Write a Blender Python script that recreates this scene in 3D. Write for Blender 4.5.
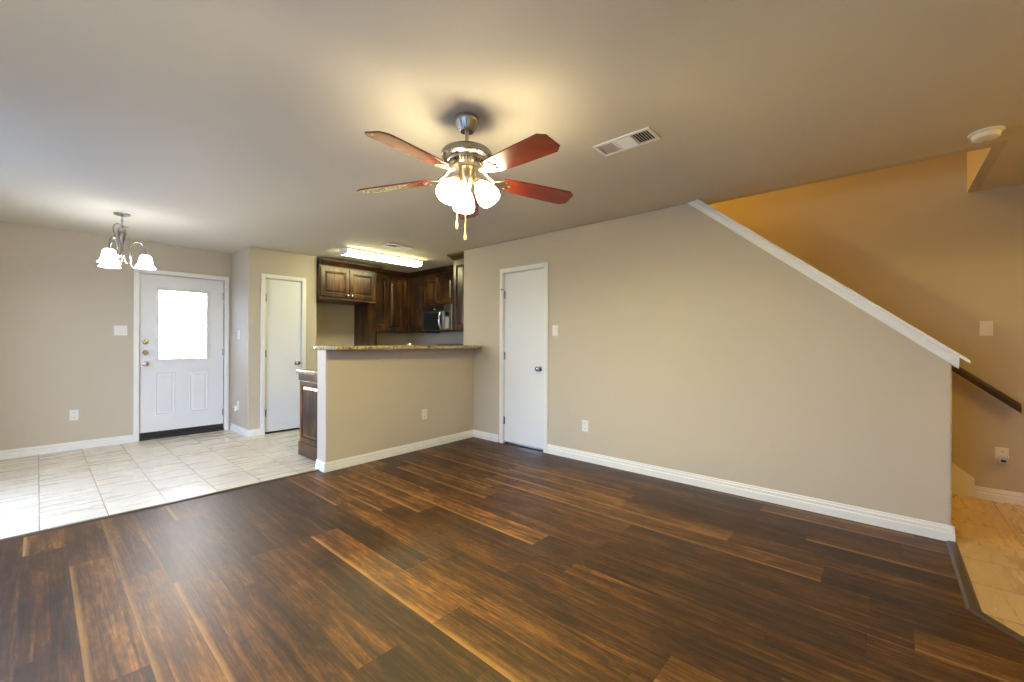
import bpy, bmesh, math, random
from mathutils import Vector, Matrix, Euler
for o in list(bpy.data.objects): bpy.data.objects.remove(o)
SC = bpy.context.scene; COL = SC.collection
PI = math.pi; R = math.radians
# ------------------------------------------------------------------ camera
cam = bpy.data.cameras.new('camera'); co = bpy.data.objects.new('camera', cam); COL.objects.link(co)
cam.sensor_width = 36; cam.lens = 420.67 / 1024 * 36; cam.shift_y = 1.57 / 1024
cam.clip_start = 0.02; cam.clip_end = 200
co.matrix_world = Matrix.Translation((0, 0, 1.2203)) @ Matrix.Rotation(R(41.553 - 90), 4, 'Z') @ Matrix.Rotation(R(90), 4, 'X') @ Matrix.Rotation(R(.2273), 4, 'Z')
SC.camera = co
# ------------------------------------------------------------------ world, exposure
w = bpy.data.worlds.new('world'); SC.world = w; w.use_nodes = True
# overcast sky above the horizon, darker ground below it
SKY, GROUND = (5.5, 7.2, 11.0), (1.0, 1.6, 2.8)
wt = w.node_tree; bg = wt.nodes['Background']; tc = wt.nodes.new('ShaderNodeTexCoord'); sp = wt.nodes.new('ShaderNodeSeparateXYZ'); mr = wt.nodes.new('ShaderNodeMapRange'); mx = wt.nodes.new('ShaderNodeMix')
sd_ = wt.nodes.new('ShaderNodeMapRange'); sd_.interpolation_type = 'SMOOTHSTEP'   # bright patch added to the sky beyond the front door, for the floor glare
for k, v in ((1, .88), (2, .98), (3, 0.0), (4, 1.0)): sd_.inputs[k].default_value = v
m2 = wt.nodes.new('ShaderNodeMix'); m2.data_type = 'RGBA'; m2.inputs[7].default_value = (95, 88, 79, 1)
mx.data_type = 'RGBA'; mr.inputs[1].default_value = -.04; mr.inputs[2].default_value = .04; mx.inputs[6].default_value = (*GROUND, 1); mx.inputs[7].default_value = (*SKY, 1)
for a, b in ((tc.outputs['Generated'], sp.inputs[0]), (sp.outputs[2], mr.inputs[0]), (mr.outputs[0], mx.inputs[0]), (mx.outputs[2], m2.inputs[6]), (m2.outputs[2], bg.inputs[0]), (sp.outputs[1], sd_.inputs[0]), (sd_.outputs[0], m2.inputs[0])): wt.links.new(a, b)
vs = SC.view_settings; vs.view_transform = 'Standard'; vs.look = 'None'; vs.gamma = 1; vs.use_curve_mapping = False; vs.exposure = 0.13
SC.cycles.use_denoising = True; SC.cycles.max_bounces = 10; SC.cycles.diffuse_bounces = 6; SC.cycles.glossy_bounces = 4
SC.cycles.transparent_max_bounces = 12; SC.cycles.sample_clamp_indirect = 6; SC.cycles.caustics_reflective = False; SC.cycles.caustics_refractive = False
FAN_C, BULB_C, CHAN_C, TUBE_C = (51, 44, 27), (2300, 1950, 480), (18, 19, 20), (29, 28, 15)
HALL_C, LAND_C = (33, 22, 5), (132, 80, 13)
def lamp(name, kind, loc, energy, col, rot=(0, 0, 0), **k):
    l = bpy.data.lights.new(name, kind); l.energy = energy; l.color = col
    for a, b in k.items(): setattr(l, a, b)
    o = bpy.data.objects.new(name, l); o.location = loc; o.rotation_euler = rot; COL.objects.link(o); return o
def portal(name, loc, rot, sx, sy):
    o = lamp(name, 'AREA', loc, 1, (1, 1, 1), rot, shape='RECTANGLE', size=sx, size_y=sy); o.data.cycles.is_portal = True
# daylight comes through the two windows of the left wall
WIN = [('Y', -.72, .25, 2.05, .50, 2.00), ('Y', -.72, 3.30, 5.20, .06, 2.06)]
for i, (a, x, y0, y1, z0, z1) in enumerate(WIN):
    portal('window_portal', (x - .10, (y0 + y1) / 2, (z0 + z1) / 2), (0, -PI / 2, 0), z1 - z0, y1 - y0)
lamp('unseen_hall_light', 'POINT', (3.25, -2.0, 2.30), 1, HALL_C, shadow_soft_size=.09)  # invented point light, stands in for an unseen hall fixture
lamp('unseen_landing_light', 'POINT', (4.43, 2.6, 4.5), 1, LAND_C, shadow_soft_size=.12)  # invented point light upstairs, added to warm the stair opening

# ------------------------------------------------------------------ materials
def mat(name, col, rough=.5, metal=0, spec=.5, emit=None, estr=0):
    m = bpy.data.materials.new(name); m.use_nodes = True; b = m.node_tree.nodes['Principled BSDF']
    b.inputs['Base Color'].default_value = (*col, 1); b.inputs['Roughness'].default_value = rough; b.inputs['Metallic'].default_value = metal
    b.inputs['Specular IOR Level'].default_value = spec
    if emit: b.inputs['Emission Color'].default_value = (*emit, 1); b.inputs['Emission Strength'].default_value = estr
    return m
def srgb(r, g, b): return tuple(((c / 255) / 12.92 if c / 255 < .04045 else ((c / 255 + .055) / 1.055) ** 2.4) for c in (r, g, b))
class NT:
    def __init__(s, m): s.t = m.node_tree; s.b = s.t.nodes['Principled BSDF']
    def n(s, typ, ins=None, **props):
        n = s.t.nodes.new(typ)
        for k, v in props.items(): setattr(n, k, v)
        for k, v in (ins or {}).items(): s.put(n.inputs[k], v)
        return n
    def put(s, sock, v):
        if isinstance(v, bpy.types.NodeSocket): s.t.links.new(v, sock)
        else: sock.default_value = v
    def m(s, op, a, b=0.0, c=0.0, clamp=False):
        n = s.t.nodes.new('ShaderNodeMath'); n.operation = op; n.use_clamp = clamp
        for i, v in enumerate((a, b, c)): s.put(n.inputs[i], v)
        return n.outputs[0]
    def sm(s, v, lo, hi, a=0.0, b=1.0):
        n = s.n('ShaderNodeMapRange', {0: v, 1: lo, 2: hi, 3: a, 4: b}, interpolation_type='SMOOTHSTEP'); return n.outputs[0]
    def mix(s, f, a, b, mode='MIX'):
        n = s.n('ShaderNodeMix', data_type='RGBA', blend_type=mode); s.put(n.inputs[0], f); s.put(n.inputs[6], a); s.put(n.inputs[7], b); return n.outputs[2]
    def ramp(s, f, stops):
        n = s.n('ShaderNodeValToRGB', {0: f}); e = n.color_ramp.elements
        while len(e) < len(stops): e.new(.5)
        for q, (p, c) in zip(e, stops): q.position = p; q.color = (*c, 1)
        return n.outputs[0]
    def vec(s, x, y, z): return s.n('ShaderNodeCombineXYZ', {0: x, 1: y, 2: z}).outputs[0]
    def noise(s, v, sc=1.0, det=3.0, rough=.5, dist=0.0):
        return s.n('ShaderNodeTexNoise', {'Vector': v, 'Scale': sc, 'Detail': det, 'Roughness': rough, 'Distortion': dist}).outputs[0]
    def coord(s):
        t = s.n('ShaderNodeTexCoord'); sp = s.n('ShaderNodeSeparateXYZ', {0: t.outputs['Object']}); return t.outputs['Object'], sp.outputs[0], sp.outputs[1], sp.outputs[2]
    def bump(s, h, st, d=.01):
        n = s.n('ShaderNodeBump', {'Height': h, 'Strength': st, 'Distance': d}); s.t.links.new(n.outputs[0], s.b.inputs['Normal'])
    def col(s, c): s.put(s.b.inputs['Base Color'], c)
    def rough(s, c): s.put(s.b.inputs['Roughness'], c)

def paint(name, c, bump=.12, rough=.6):
    m = mat(name, c, rough, spec=.25); t = NT(m); p, x, y, z = t.coord()
    t.bump(t.noise(p, 90, 3), bump, .004); return m
WALL = paint('beige_wall_paint', srgb(192, 181, 163), .15)
CEIL = paint('ceiling_paint', srgb(206, 197, 180), .12, .8)
WHITE = mat('white_semigloss', srgb(226, 226, 226), .35)
TRIMW = mat('white_trim', srgb(230, 229, 225), .35)
PLATE = mat('white_plate', srgb(228, 226, 220), .35)
NICKEL = mat('brushed_nickel', (.42, .40, .37), .25, 1)
BRASSY = mat('antique_nickel', (.52, .44, .33), .3, 1)
CHROME = mat('chrome', (.8, .8, .8), .12, 1)
BLACK = mat('black_rubber', (.012, .011, .010), .6)
DARK = mat('dark_slot', (.03, .028, .025), .6)
STEEL = mat('stainless_steel', (.46, .45, .44), .3, 1)
BGLASS = mat('black_glass', (.010, .012, .015), .12)
GREYP = mat('grey_plastic', srgb(190, 188, 184), .4)

def plank_floor():
    m = mat('laminate_planks', (.1, .05, .02), .35); t = NT(m); p, x, y, z = t.coord()
    W, L = .17, 1.22
    u = t.m('DIVIDE', t.m('ADD', x, 20 * W + .054), W); row = t.m('FLOOR', u); fu = t.m('FRACT', u)
    rr = t.n('ShaderNodeTexWhiteNoise', {'W': row}, noise_dimensions='1D').outputs[0]
    v = t.m('ADD', t.m('DIVIDE', y, L), t.m('MULTIPLY', rr, 7.3)); colm = t.m('FLOOR', v); fv = t.m('FRACT', v)
    wn = t.n('ShaderNodeTexWhiteNoise', {'Vector': t.vec(row, colm, 3.0)}, noise_dimensions='3D'); r1 = wn.outputs[0]
    sp = t.n('ShaderNodeSeparateXYZ', {0: wn.outputs[1]}); r2, r3 = sp.outputs[0], sp.outputs[1]
    off = t.m('MULTIPLY', r1, 60.0)
    coarse = t.noise(t.vec(t.m('MULTIPLY', x, 26.0), t.m('MULTIPLY', y, 1.1), off), 1.0, 5, .6, .9)
    fine = t.noise(t.vec(t.m('MULTIPLY', x, 120.0), t.m('MULTIPLY', y, 6.0), off), 1.0, 4, .6, .3)
    blot = t.noise(t.vec(t.m('MULTIPLY', x, 7.0), t.m('MULTIPLY', y, 3.0), t.m('ADD', off, 9.0)), 1.0, 3, .5, .4)
    tone = t.m('ADD', t.m('MULTIPLY', r1, .24), t.m('ADD', t.m('MULTIPLY', coarse, .85), t.m('ADD', t.m('MULTIPLY', fine, .55), t.m('MULTIPLY', blot, .40))))
    mott = t.noise(t.vec(t.m('MULTIPLY', x, 34.0), t.m('MULTIPLY', y, 11.0), t.m('ADD', off, 21.0)), 1.0, 4, .65, .8)
    tone = t.m('SUBTRACT', t.m('ADD', tone, t.m('MULTIPLY', mott, .40)), .765)
    tone = t.m('ADD', t.m('MULTIPLY', t.m('SUBTRACT', tone, .52), 1.2), .485)
    c = t.ramp(tone, [(.15, srgb(40, 23, 10)), (.38, srgb(65, 40, 17)), (.55, srgb(92, 59, 25)), (.72, srgb(124, 82, 35)), (.92, srgb(165, 116, 56))])
    kn = t.n('ShaderNodeTexVoronoi', {'Vector': t.vec(t.m('MULTIPLY', x, 5.9), t.m('MULTIPLY', y, 2.1), off), 'Scale': 1.0, 'Randomness': 1.0}).outputs['Distance']
    c = t.mix(t.m('MULTIPLY', t.sm(kn, .04, .14, 1.0, 0.0), .6), c, (*srgb(40, 26, 16), 1))
    wob = t.m('MULTIPLY', t.m('SUBTRACT', t.noise(t.vec(t.m('MULTIPLY', x, 3.0), t.m('MULTIPLY', y, 1.6), off), 1.0, 2), .5), .18)
    st = t.m('MULTIPLY', t.sm(t.m('ADD', fu, wob), .03, .17, 1.0, 0.0), t.sm(r2, .64, .70))
    st = t.m('MULTIPLY', st, t.m('ADD', .35, t.m('MULTIPLY', fine, .8)))
    c = t.mix(t.m('MULTIPLY', st, .72, clamp=True), c, (*srgb(164, 122, 68), 1))
    seam = t.m('MAXIMUM', t.sm(t.m('ABSOLUTE', t.m('SUBTRACT', fu, .5)), .490, .497), t.sm(t.m('ABSOLUTE', t.m('SUBTRACT', fv, .5)), .4982, .4992))
    c = t.mix(t.m('MULTIPLY', seam, .55), c, (*srgb(34, 20, 11), 1))
    t.col(c); t.rough(t.m('ADD', .37, t.m('MULTIPLY', fine, .16)))
    t.b.inputs['Specular IOR Level'].default_value = .36
    t.bump(t.m('SUBTRACT', fine, t.m('MULTIPLY', seam, .25)), .22, .004)
    return m
def tile_floor(name, x0, px_, y0, py_, tones=((200, 185, 160), (211, 199, 177), (218, 208, 189)), cross=.35):
    m = mat(name, (.6, .55, .45), .2); t = NT(m); p, x, y, z = t.coord()
    u = t.m('ADD', t.m('DIVIDE', t.m('SUBTRACT', x, x0), px_), 40.0); v = t.m('ADD', t.m('DIVIDE', t.m('SUBTRACT', y, y0), py_), 40.0)
    fu, fv = t.m('FRACT', u), t.m('FRACT', v)
    wn = t.n('ShaderNodeTexWhiteNoise', {'Vector': t.vec(t.m('FLOOR', u), t.m('FLOOR', v), 1.0)}, noise_dimensions='3D').outputs[0]
    off = t.m('MULTIPLY', wn, 40.0)
    vein = t.noise(t.vec(t.m('MULTIPLY', x, 2.0), t.m('MULTIPLY', y, 15.0), off), 1.0, 3, .5, .3)
    cloud = t.noise(t.vec(t.m('MULTIPLY', x, 4.0), t.m('MULTIPLY', y, 7.0), off), 1.0, 3, .5, .3)
    tone = t.m('ADD', t.m('MULTIPLY', vein, .50), t.m('ADD', t.m('MULTIPLY', cloud, .40), t.m('MULTIPLY', wn, .10)))
    c = t.ramp(tone, [(p_, srgb(*q)) for p_, q in zip((.28, .50, .72), tones)])
    g1 = t.sm(t.m('ABSOLUTE', t.m('SUBTRACT', fu, .5)), .488, .494); g2 = t.sm(t.m('ABSOLUTE', t.m('SUBTRACT', fv, .5)), .492, .496)
    c = t.mix(t.m('MULTIPLY', g2, cross), c, (*srgb(120, 106, 88), 1)); c = t.mix(t.m('MULTIPLY', g1, .85), c, (*srgb(112, 100, 84), 1))
    t.col(c); g = t.m('MAXIMUM', g1, g2); t.rough(t.m('ADD', .22, t.m('ADD', t.m('MULTIPLY', vein, .12), t.m('MULTIPLY', g, .4)))); t.bump(t.m('SUBTRACT', 1.0, g), .25, .003)
    return m
def wood(name, ax, stops, rough=.3, bump=.06, sc=1.0):
    m = mat(name, (.05, .02, .01), rough); t = NT(m); p, x, y, z = t.coord()
    k = [16.0 * sc] * 3; k[ax] = 1.5 * sc; q = [t.m('MULTIPLY', a, b) for a, b in zip((x, y, z), k)]
    oi = t.n('ShaderNodeObjectInfo').outputs['Random']; rnd = t.m('MULTIPLY', oi, 30.0)
    g = t.noise(t.vec(t.m('ADD', q[0], rnd), q[1], t.m('ADD', q[2], rnd)), 1.0, 5, .6, .8)
    k2 = [5.0 * sc] * 3; k2[ax] = 2.5 * sc; q2 = [t.m('MULTIPLY', a, b) for a, b in zip((x, y, z), k2)]
    b = t.noise(t.vec(t.m('ADD', q2[0], rnd), q2[1], q2[2]), 1.0, 3, .5, .5)
    tone = t.m('ADD', t.m('MULTIPLY', g, .55), t.m('MULTIPLY', b, .5))
    t.col(t.ramp(tone, stops)); t.bump(g, bump, .003); return m
CABS = [(.38, srgb(26, 16, 11)), (.50, srgb(50, 31, 18)), (.62, srgb(96, 61, 31)), (.76, srgb(150, 98, 48))]
CABW = wood('dark_alder_vertical', 2, CABS, .30)
CABH = wood('dark_alder_horizontal', 0, CABS, .30)
BLADEW = wood('cherry_blade', 0, [(.3, srgb(84, 28, 14)), (.55, srgb(116, 42, 20)), (.8, srgb(142, 58, 28))], .27, .012)
RAILW = wood('walnut_rail', 1, [(.3, srgb(42, 24, 14)), (.6, srgb(66, 40, 22)), (.8, srgb(84, 52, 30))], .35)
STRIP = wood('strip_wood', 0, [(.3, srgb(56, 44, 34)), (.6, srgb(78, 62, 48)), (.8, srgb(96, 78, 60))], .35)
def granite():
    m = mat('speckled_granite', (.3, .25, .18), .12); t = NT(m); p, x, y, z = t.coord()
    a = t.noise(p, 55, 4, .7); b = t.noise(p, 18, 3, .6)
    c = t.ramp(a, [(.30, srgb(52, 44, 34)), (.41, srgb(132, 112, 78)), (.53, srgb(186, 166, 120)), (.70, srgb(212, 198, 166))])
    c = t.mix(t.sm(b, .52, .68), c, (*srgb(98, 84, 62), 1)); t.col(c); return m
GRAN = granite()
LAM = plank_floor(); TILE = tile_floor('travertine_tile', .0122, .322, 4.38, .355); TILE2 = tile_floor('warm_tinted_travertine_tile', 4.22, .343, -.63, .343, ((186, 156, 108), (200, 172, 124), (210, 185, 138)), .9)  # foyer floor: same travertine with the warm light put into its tones
FSHADE = mat('fan_shade_glass', (.9, .88, .82), .3, emit=FAN_C, estr=1)
BULB = mat('lit_bulb', (.9, .88, .82), .3, emit=BULB_C, estr=1)
CSHADE = mat('chandelier_shade_glass', (.9, .9, .88), .3, emit=CHAN_C, estr=1)
TUBE = mat('fluorescent_diffuser', (.9, .9, .9), .4, emit=TUBE_C, estr=1)
def glass_mat():
    m = bpy.data.materials.new('window_glass'); m.use_nodes = True; t = m.node_tree; t.nodes.clear()
    o = t.nodes.new('ShaderNodeOutputMaterial'); mx = t.nodes.new('ShaderNodeMixShader'); tr = t.nodes.new('ShaderNodeBsdfTransparent'); gl = t.nodes.new('ShaderNodeBsdfGlossy')
    gl.inputs['Roughness'].default_value = .03; mx.inputs[0].default_value = .06
    t.links.new(tr.outputs[0], mx.inputs[1]); t.links.new(gl.outputs[0], mx.inputs[2]); t.links.new(mx.outputs[0], o.inputs[0]); return m
GLASS = glass_mat()
def blind_mat():
    m = bpy.data.materials.new('white_blind'); m.use_nodes = True; t = m.node_tree; t.nodes.clear()
    o = t.nodes.new('ShaderNodeOutputMaterial'); mx = t.nodes.new('ShaderNodeMixShader'); tr = t.nodes.new('ShaderNodeBsdfTranslucent'); df = t.nodes.new('ShaderNodeBsdfDiffuse')
    for q in (tr, df): q.inputs[0].default_value = (.88, .89, .9, 1)
    mx.inputs[0].default_value = .5
    t.links.new(tr.outputs[0], mx.inputs[1]); t.links.new(df.outputs[0], mx.inputs[2]); t.links.new(mx.outputs[0], o.inputs[0]); return m
BLIND = blind_mat()

# ------------------------------------------------------------------ mesh helpers
class MB:
    def __init__(s): s.bm = bmesh.new()
    def box(s, x0, x1, y0, y1, z0, z1, M=None):
        v = [s.bm.verts.new((x, y, z)) for z in (z0, z1) for y in (y0, y1) for x in (x0, x1)]
        if M is not None:
            for q in v: q.co = M @ q.co
        for f in ((0, 2, 3, 1), (4, 5, 7, 6), (0, 1, 5, 4), (2, 6, 7, 3), (0, 4, 6, 2), (1, 3, 7, 5)): s.bm.faces.new([v[i] for i in f])
        return s
    def ring(s, pts): return [s.bm.verts.new(p) for p in pts]
    def loft(s, rings, closed=True, caps=True):
        rs = [s.ring(r) for r in rings]; n = len(rs[0])
        for a, b in zip(rs, rs[1:]):
            for i in range(n if closed else n - 1): s.bm.faces.new((a[i], a[(i + 1) % n], b[(i + 1) % n], b[i]))
        if caps: s.bm.faces.new(list(reversed(rs[0]))); s.bm.faces.new(rs[-1])
        return s
    def lathe(s, prof, n=32, M=None, c=(0, 0, 0), loop=False):
        rings = []
        for r, z in prof: rings.append([Vector((c[0] + max(r, 1e-4) * math.cos(2 * PI * i / n), c[1] + max(r, 1e-4) * math.sin(2 * PI * i / n), c[2] + z)) for i in range(n)])
        if M is not None: rings = [[M @ p for p in r] for r in rings]
        if loop: rings.append(rings[0])
        s.loft(rings, True, not loop); return s
    def tube(s, pts, r, n=10):
        pts = [Vector(p) for p in pts]; rr = r if isinstance(r, (list, tuple)) else [r] * len(pts); rings = []; up = None
        for i, p in enumerate(pts):
            d = (pts[min(i + 1, len(pts) - 1)] - pts[max(i - 1, 0)]).normalized()
            if up is None: up = Vector((0, 0, 1)) if abs(d.z) < .9 else Vector((1, 0, 0))
            a = d.cross(up).normalized(); b = a.cross(d).normalized(); up = b
            rings.append([p + rr[i] * (a * math.cos(2 * PI * k / n) + b * math.sin(2 * PI * k / n)) for k in range(n)])
        s.loft(rings); return s
    def cyl(s, p0, p1, r0, r1=None, n=20): return s.tube([p0, p1], [r0, r0 if r1 is None else r1], n)
    def sweep(s, prof, a, b):
        """polygon prof (list of Vector) from offset a to offset b"""
        s.loft([[Vector(p) + Vector(a) for p in prof], [Vector(p) + Vector(b) for p in prof]]); return s
    def ball(s, c, r, sz=(1, 1, 1), n=16):
        M = Matrix.Translation(c) @ Matrix.Diagonal((*sz, 1)); prof = [(r * math.sin(PI * i / 10), -r * math.cos(PI * i / 10)) for i in range(11)]
        return s.lathe(prof, n, M)
    def build(s, name, m, parent=None, bevel=0, smooth=False, org=None, seg=2, solid=0):
        bmesh.ops.recalc_face_normals(s.bm, faces=s.bm.faces[:])
        if org is not None: bmesh.ops.translate(s.bm, verts=s.bm.verts[:], vec=-Vector(org))
        me = bpy.data.meshes.new(name); s.bm.to_mesh(me); s.bm.free(); me.materials.append(m)
        o = bpy.data.objects.new(name, me); COL.objects.link(o)
        if org is not None and parent is None: o.location = org
        if parent is not None: o.parent = parent
        if smooth:
            for p in me.polygons: p.use_smooth = True
            me.set_sharp_from_angle(angle=R(38))
        if solid:
            d = o.modifiers.new('solid', 'SOLIDIFY'); d.thickness = solid; d.offset = -1
        if bevel:
            d = o.modifiers.new('bevel', 'BEVEL'); d.width = bevel; d.segments = seg; d.limit_method = 'ANGLE'; d.angle_limit = R(40); d.harden_normals = False
        return o
def tag(o, label, cat, group=None, kind=None):
    o['label'] = label; o['category'] = cat
    if group: o['group'] = group
    if kind: o['kind'] = kind
    return o
def thing(name, label, cat, loc=(0, 0, 0), rz=0, group=None, kind=None):
    o = bpy.data.objects.new(name, None); o.empty_display_size = .1; COL.objects.link(o); o.location = loc; o.rotation_euler = (0, 0, rz)
    return tag(o, label, cat, group, kind)
def struct(name, mb, m, label, cat, **k): return tag(mb.build(name, m, **k), label, cat, kind='structure')
FX = -PI / 2      # turn for things on walls that face -X (local x runs towards -Y, local -y points out of the wall)

# ------------------------------------------------------------------ room shell
YL, XR, YB, X2, ZC = 6.8057, 3.7523, 3.9213, 4.965, 2.44
XS, YP, XP = 1.788, 6.09, 2.651        # entry return wall, pantry wall, right end of the pantry wall
YK, XK = 6.68, 4.72                    # kitchen back and right walls
XW, YW = -.72, -.78                    # left wall and wall behind the camera
XF, RT = 4.0, .12                      # unseen foyer header added to block light, wall thickness
def wallcells(u0, u1, z0, z1, holes):
    us = sorted({u0, u1, *[h[0] for h in holes], *[h[1] for h in holes]}); out = []
    for a, b in zip(us, us[1:]):
        zs = [(z0, z1)]
        for h in holes:
            if h[0] <= a + 1e-6 and h[1] >= b - 1e-6: zs = [q for (p, r) in zs for q in ((p, min(r, h[2])), (max(p, h[3]), r)) if q[1] - q[0] > 1e-5]
        out += [(a, b, *q) for q in zs]
    return out
def wall_y(y0, y1, u0, u1, z0=0, z1=ZC, holes=()):
    m = MB()
    for a, b, c, d in wallcells(u0, u1, z0, z1, holes): m.box(a, b, y0, y1, c, d)
    return m
def wall_x(x0, x1, u0, u1, z0=0, z1=ZC, holes=()):
    m = MB()
    for a, b, c, d in wallcells(u0, u1, z0, z1, holes): m.box(x0, x1, a, b, c, d)
    return m
def outline_y(y0, y1, pts): return MB().sweep([(x, 0, z) for x, z in pts], (0, y0, 0), (0, y1, 0))
# floors
lam = MB(); poly = [(XW, YW), (2.27, YW), (2.85, -.31), (3.87, -.31), (3.87, 4.02), (XW, 4.02)]
lam.sweep([(x, y, 0) for x, y in poly], (0, 0, -.05), (0, 0, 0))
struct('floor', lam, LAM, 'brown wood plank laminate floor of the living room', 'floor')
t1 = MB(); t1.box(XW - .1, XK + .1, 4.02, 7.0, -.05, 0); struct('floor_tiles', t1, TILE, 'cream travertine tile floor below the front door and into the kitchen', 'floor')
t2 = MB(); t2.sweep([(x, y, 0) for x, y in [(2.27, YW), (2.27, -2.9), (X2 + .1, -2.9), (X2 + .1, 3.8), (3.87, 3.8), (3.87, -.31), (2.85, -.31)]], (0, 0, -.05), (0, 0, 0))
struct('floor_foyer', t2, TILE2, 'travertine tile floor at the foot of the stairs, warm light tinted into its colour', 'floor')
def strip_mesh(pts, wd):
    m = MB(); P = [Vector((x, y, 0)) for x, y in pts]
    L = []
    for i, p in enumerate(P):
        d0 = (P[i] - P[i - 1]).normalized() if i else (P[1] - P[0]).normalized(); d1 = (P[i + 1] - P[i]).normalized() if i < len(P) - 1 else d0
        n = (Vector((-d0.y, d0.x, 0)) + Vector((-d1.y, d1.x, 0))).normalized(); n /= max(.5, n.dot(Vector((-d0.y, d0.x, 0))))
        L.append([p - n * wd / 2 + Vector((0, 0, .0005)), p - n * wd * .25 + Vector((0, 0, .009)), p + n * wd * .25 + Vector((0, 0, .009)), p + n * wd / 2 + Vector((0, 0, .0005))])
    m.loft(L); return m
struct('trim_1', strip_mesh([(XW, 4.02), (1.775, 4.02)], .05), STRIP, 'dark thin transition strip between the planks and the cream tiles', 'floor trim')
struct('trim_2', strip_mesh([(3.80, -.31), (2.85, -.31), (2.27, -.775)], .05), STRIP, 'angled dark transition strip between the planks and the foyer tiles', 'floor trim')
# ceiling with the stair opening
c = MB(); XO, YO = 3.84, -.55
c.box(XW - .1, XO, -3.0, 7.0, ZC, ZC + .3); c.box(XO, X2 + .12, -3.0, YO, ZC, ZC + .3); c.box(XO, X2 + .12, 2.77, 7.0, ZC, ZC + .3)
struct('ceiling', c, CEIL, 'flat off-white ceiling over the whole room', 'ceiling')
ZT = 4.95
m = MB(); m.box(XO, XO + .07, YO + .06, 2.77, ZC, ZC + .3); m.box(XO, XO + .07, YO + .06, 3.70, ZC + .3, ZT); m.box(XO, X2, YO, YO + .06, ZC, ZT); m.box(XO, X2, 3.70, 3.76, ZC + .3, ZT)
struct('wall_stairwell', m, WALL, 'beige walls of the stair opening above the ceiling', 'wall')
m = MB(); m.box(XO, X2 + .12, YO, 3.76, ZT, ZT + .1); struct('ceiling_stairwell', m, CEIL, 'ceiling of the upper landing above the stairs', 'ceiling')
# walls
D1 = (.828, 1.702, 0, 2.052)                     # front door hole
struct('wall_back', outline_y(YL, YL + RT, [(XW - .1, 0), (D1[0], 0), (D1[0], D1[3]), (D1[1], D1[3]), (D1[1], 0), (XP, 0), (XP, ZC), (XW - .1, ZC)]), WALL, 'beige wall holding the white front door', 'wall')
struct('wall_entry', wall_x(XS, XS + .10, YP + .10, YL), WALL, 'short beige return wall right of the front door', 'wall')
D2 = (1.985, 2.441, 0, 2.052)
m = outline_y(YP, YP + .10, [(XS, 0), (D2[0], 0), (D2[0], D2[3]), (D2[1], D2[3]), (D2[1], 0), (XP, 0), (XP, ZC), (XS, ZC)])
struct('wall_bay', wall_x(XP - .10, XP, YP + .10, YK), WALL, 'beige side wall of the empty refrigerator bay', 'wall')
struct('wall_pantry', m, WALL, 'beige wall around the narrow pantry door', 'wall', bevel=.008)
struct('wall_kitchen', wall_y(YK, YK + RT, XP - .1, XK + RT), WALL, 'beige back wall of the kitchen behind the cabinets', 'wall')
m = wall_x(XK, XK + RT, 4.07, YK); m.box(XR + RT, XK, 4.07, 4.19, 0, ZC)
struct('wall_kitchen_right', m, WALL, 'beige kitchen wall behind the range and microwave', 'wall')
def zl(y): return 1.098 + (y + .307) * .8388      # lower edge of the sloping cap
D3 = (2.845, 3.457, 0, 2.056); YE = -.312; YT = (ZC - .04 - 1.098) / .8388 - .307
m = MB()
m.sweep([(XR, y, z) for y, z in [(YE, 0), (D3[0], 0), (D3[0], D3[3]), (D3[1], D3[3]), (D3[1], 0), (4.19, 0), (4.19, ZC), (YT, ZC), (YE, zl(YE) + .04)]], (0, 0, 0), (RT, 0, 0))
struct('wall_right', m, WALL, 'long beige wall with the closet door and a sloping top beside the stairs', 'wall', bevel=.010)
struct('wall_stair', wall_x(X2, X2 + RT, -2.9, 3.76, 0, ZT), WALL, 'tan wall behind the stairs with the handrail', 'wall')
struct('wall_left', wall_x(XW - RT, XW, YW - .1, YL + .1, holes=[(q[2], q[3], q[4], q[5]) for q in WIN]), WALL, 'beige window wall left of the camera', 'wall')
struct('wall_near', wall_y(YW - RT, YW, XW, 2.27), WALL, 'plain beige wall behind the camera', 'wall')
m = wall_x(2.15, 2.27, -2.9, YW - RT); m.box(2.15, X2, -3.0, -2.9, 0, ZC); struct('wall_hall', m, WALL, 'beige walls of the hall behind the camera', 'wall')
struct('wall_unseen_header', wall_x(XF, XF + .1, -2.9, -.84, 2.14, ZC), WALL, 'unseen beige header added to shade the foyer ceiling', 'wall')  # unseen header, added to keep hall light off the foyer ceiling
# breakfast bar half wall
XE, BT = 1.792, .18
YBR = 3.990                            # the half wall runs slightly askew
m = MB().sweep([(XE, YB, 0), (XR, YBR, 0), (XR, 4.12, 0), (XE, YB + BT, 0)], (0, 0, 0), (0, 0, 1.148)); struct('wall_bar', m, WALL, 'tan half wall under the granite breakfast bar', 'wall', bevel=.012, seg=3)
# window frames of the unseen daylight windows
for i, (a, x, y0, y1, z0, z1) in enumerate(WIN):
    m = MB()
    for q in ((y0, y1, z0, z0 + .04), (y0, y1, z1 - .04, z1), (y0, y0 + .04, z0, z1), (y1 - .04, y1, z0, z1), (y0, y1, (z0 + z1) / 2 - .02, (z0 + z1) / 2 + .02)): m.box(x - .09, x - .05, *q)
    struct('window_%d' % (i + 1), m, WHITE, ['white framed window of the living room beside the camera', 'white framed glass patio door opposite the bar'][i], 'window')

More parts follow.
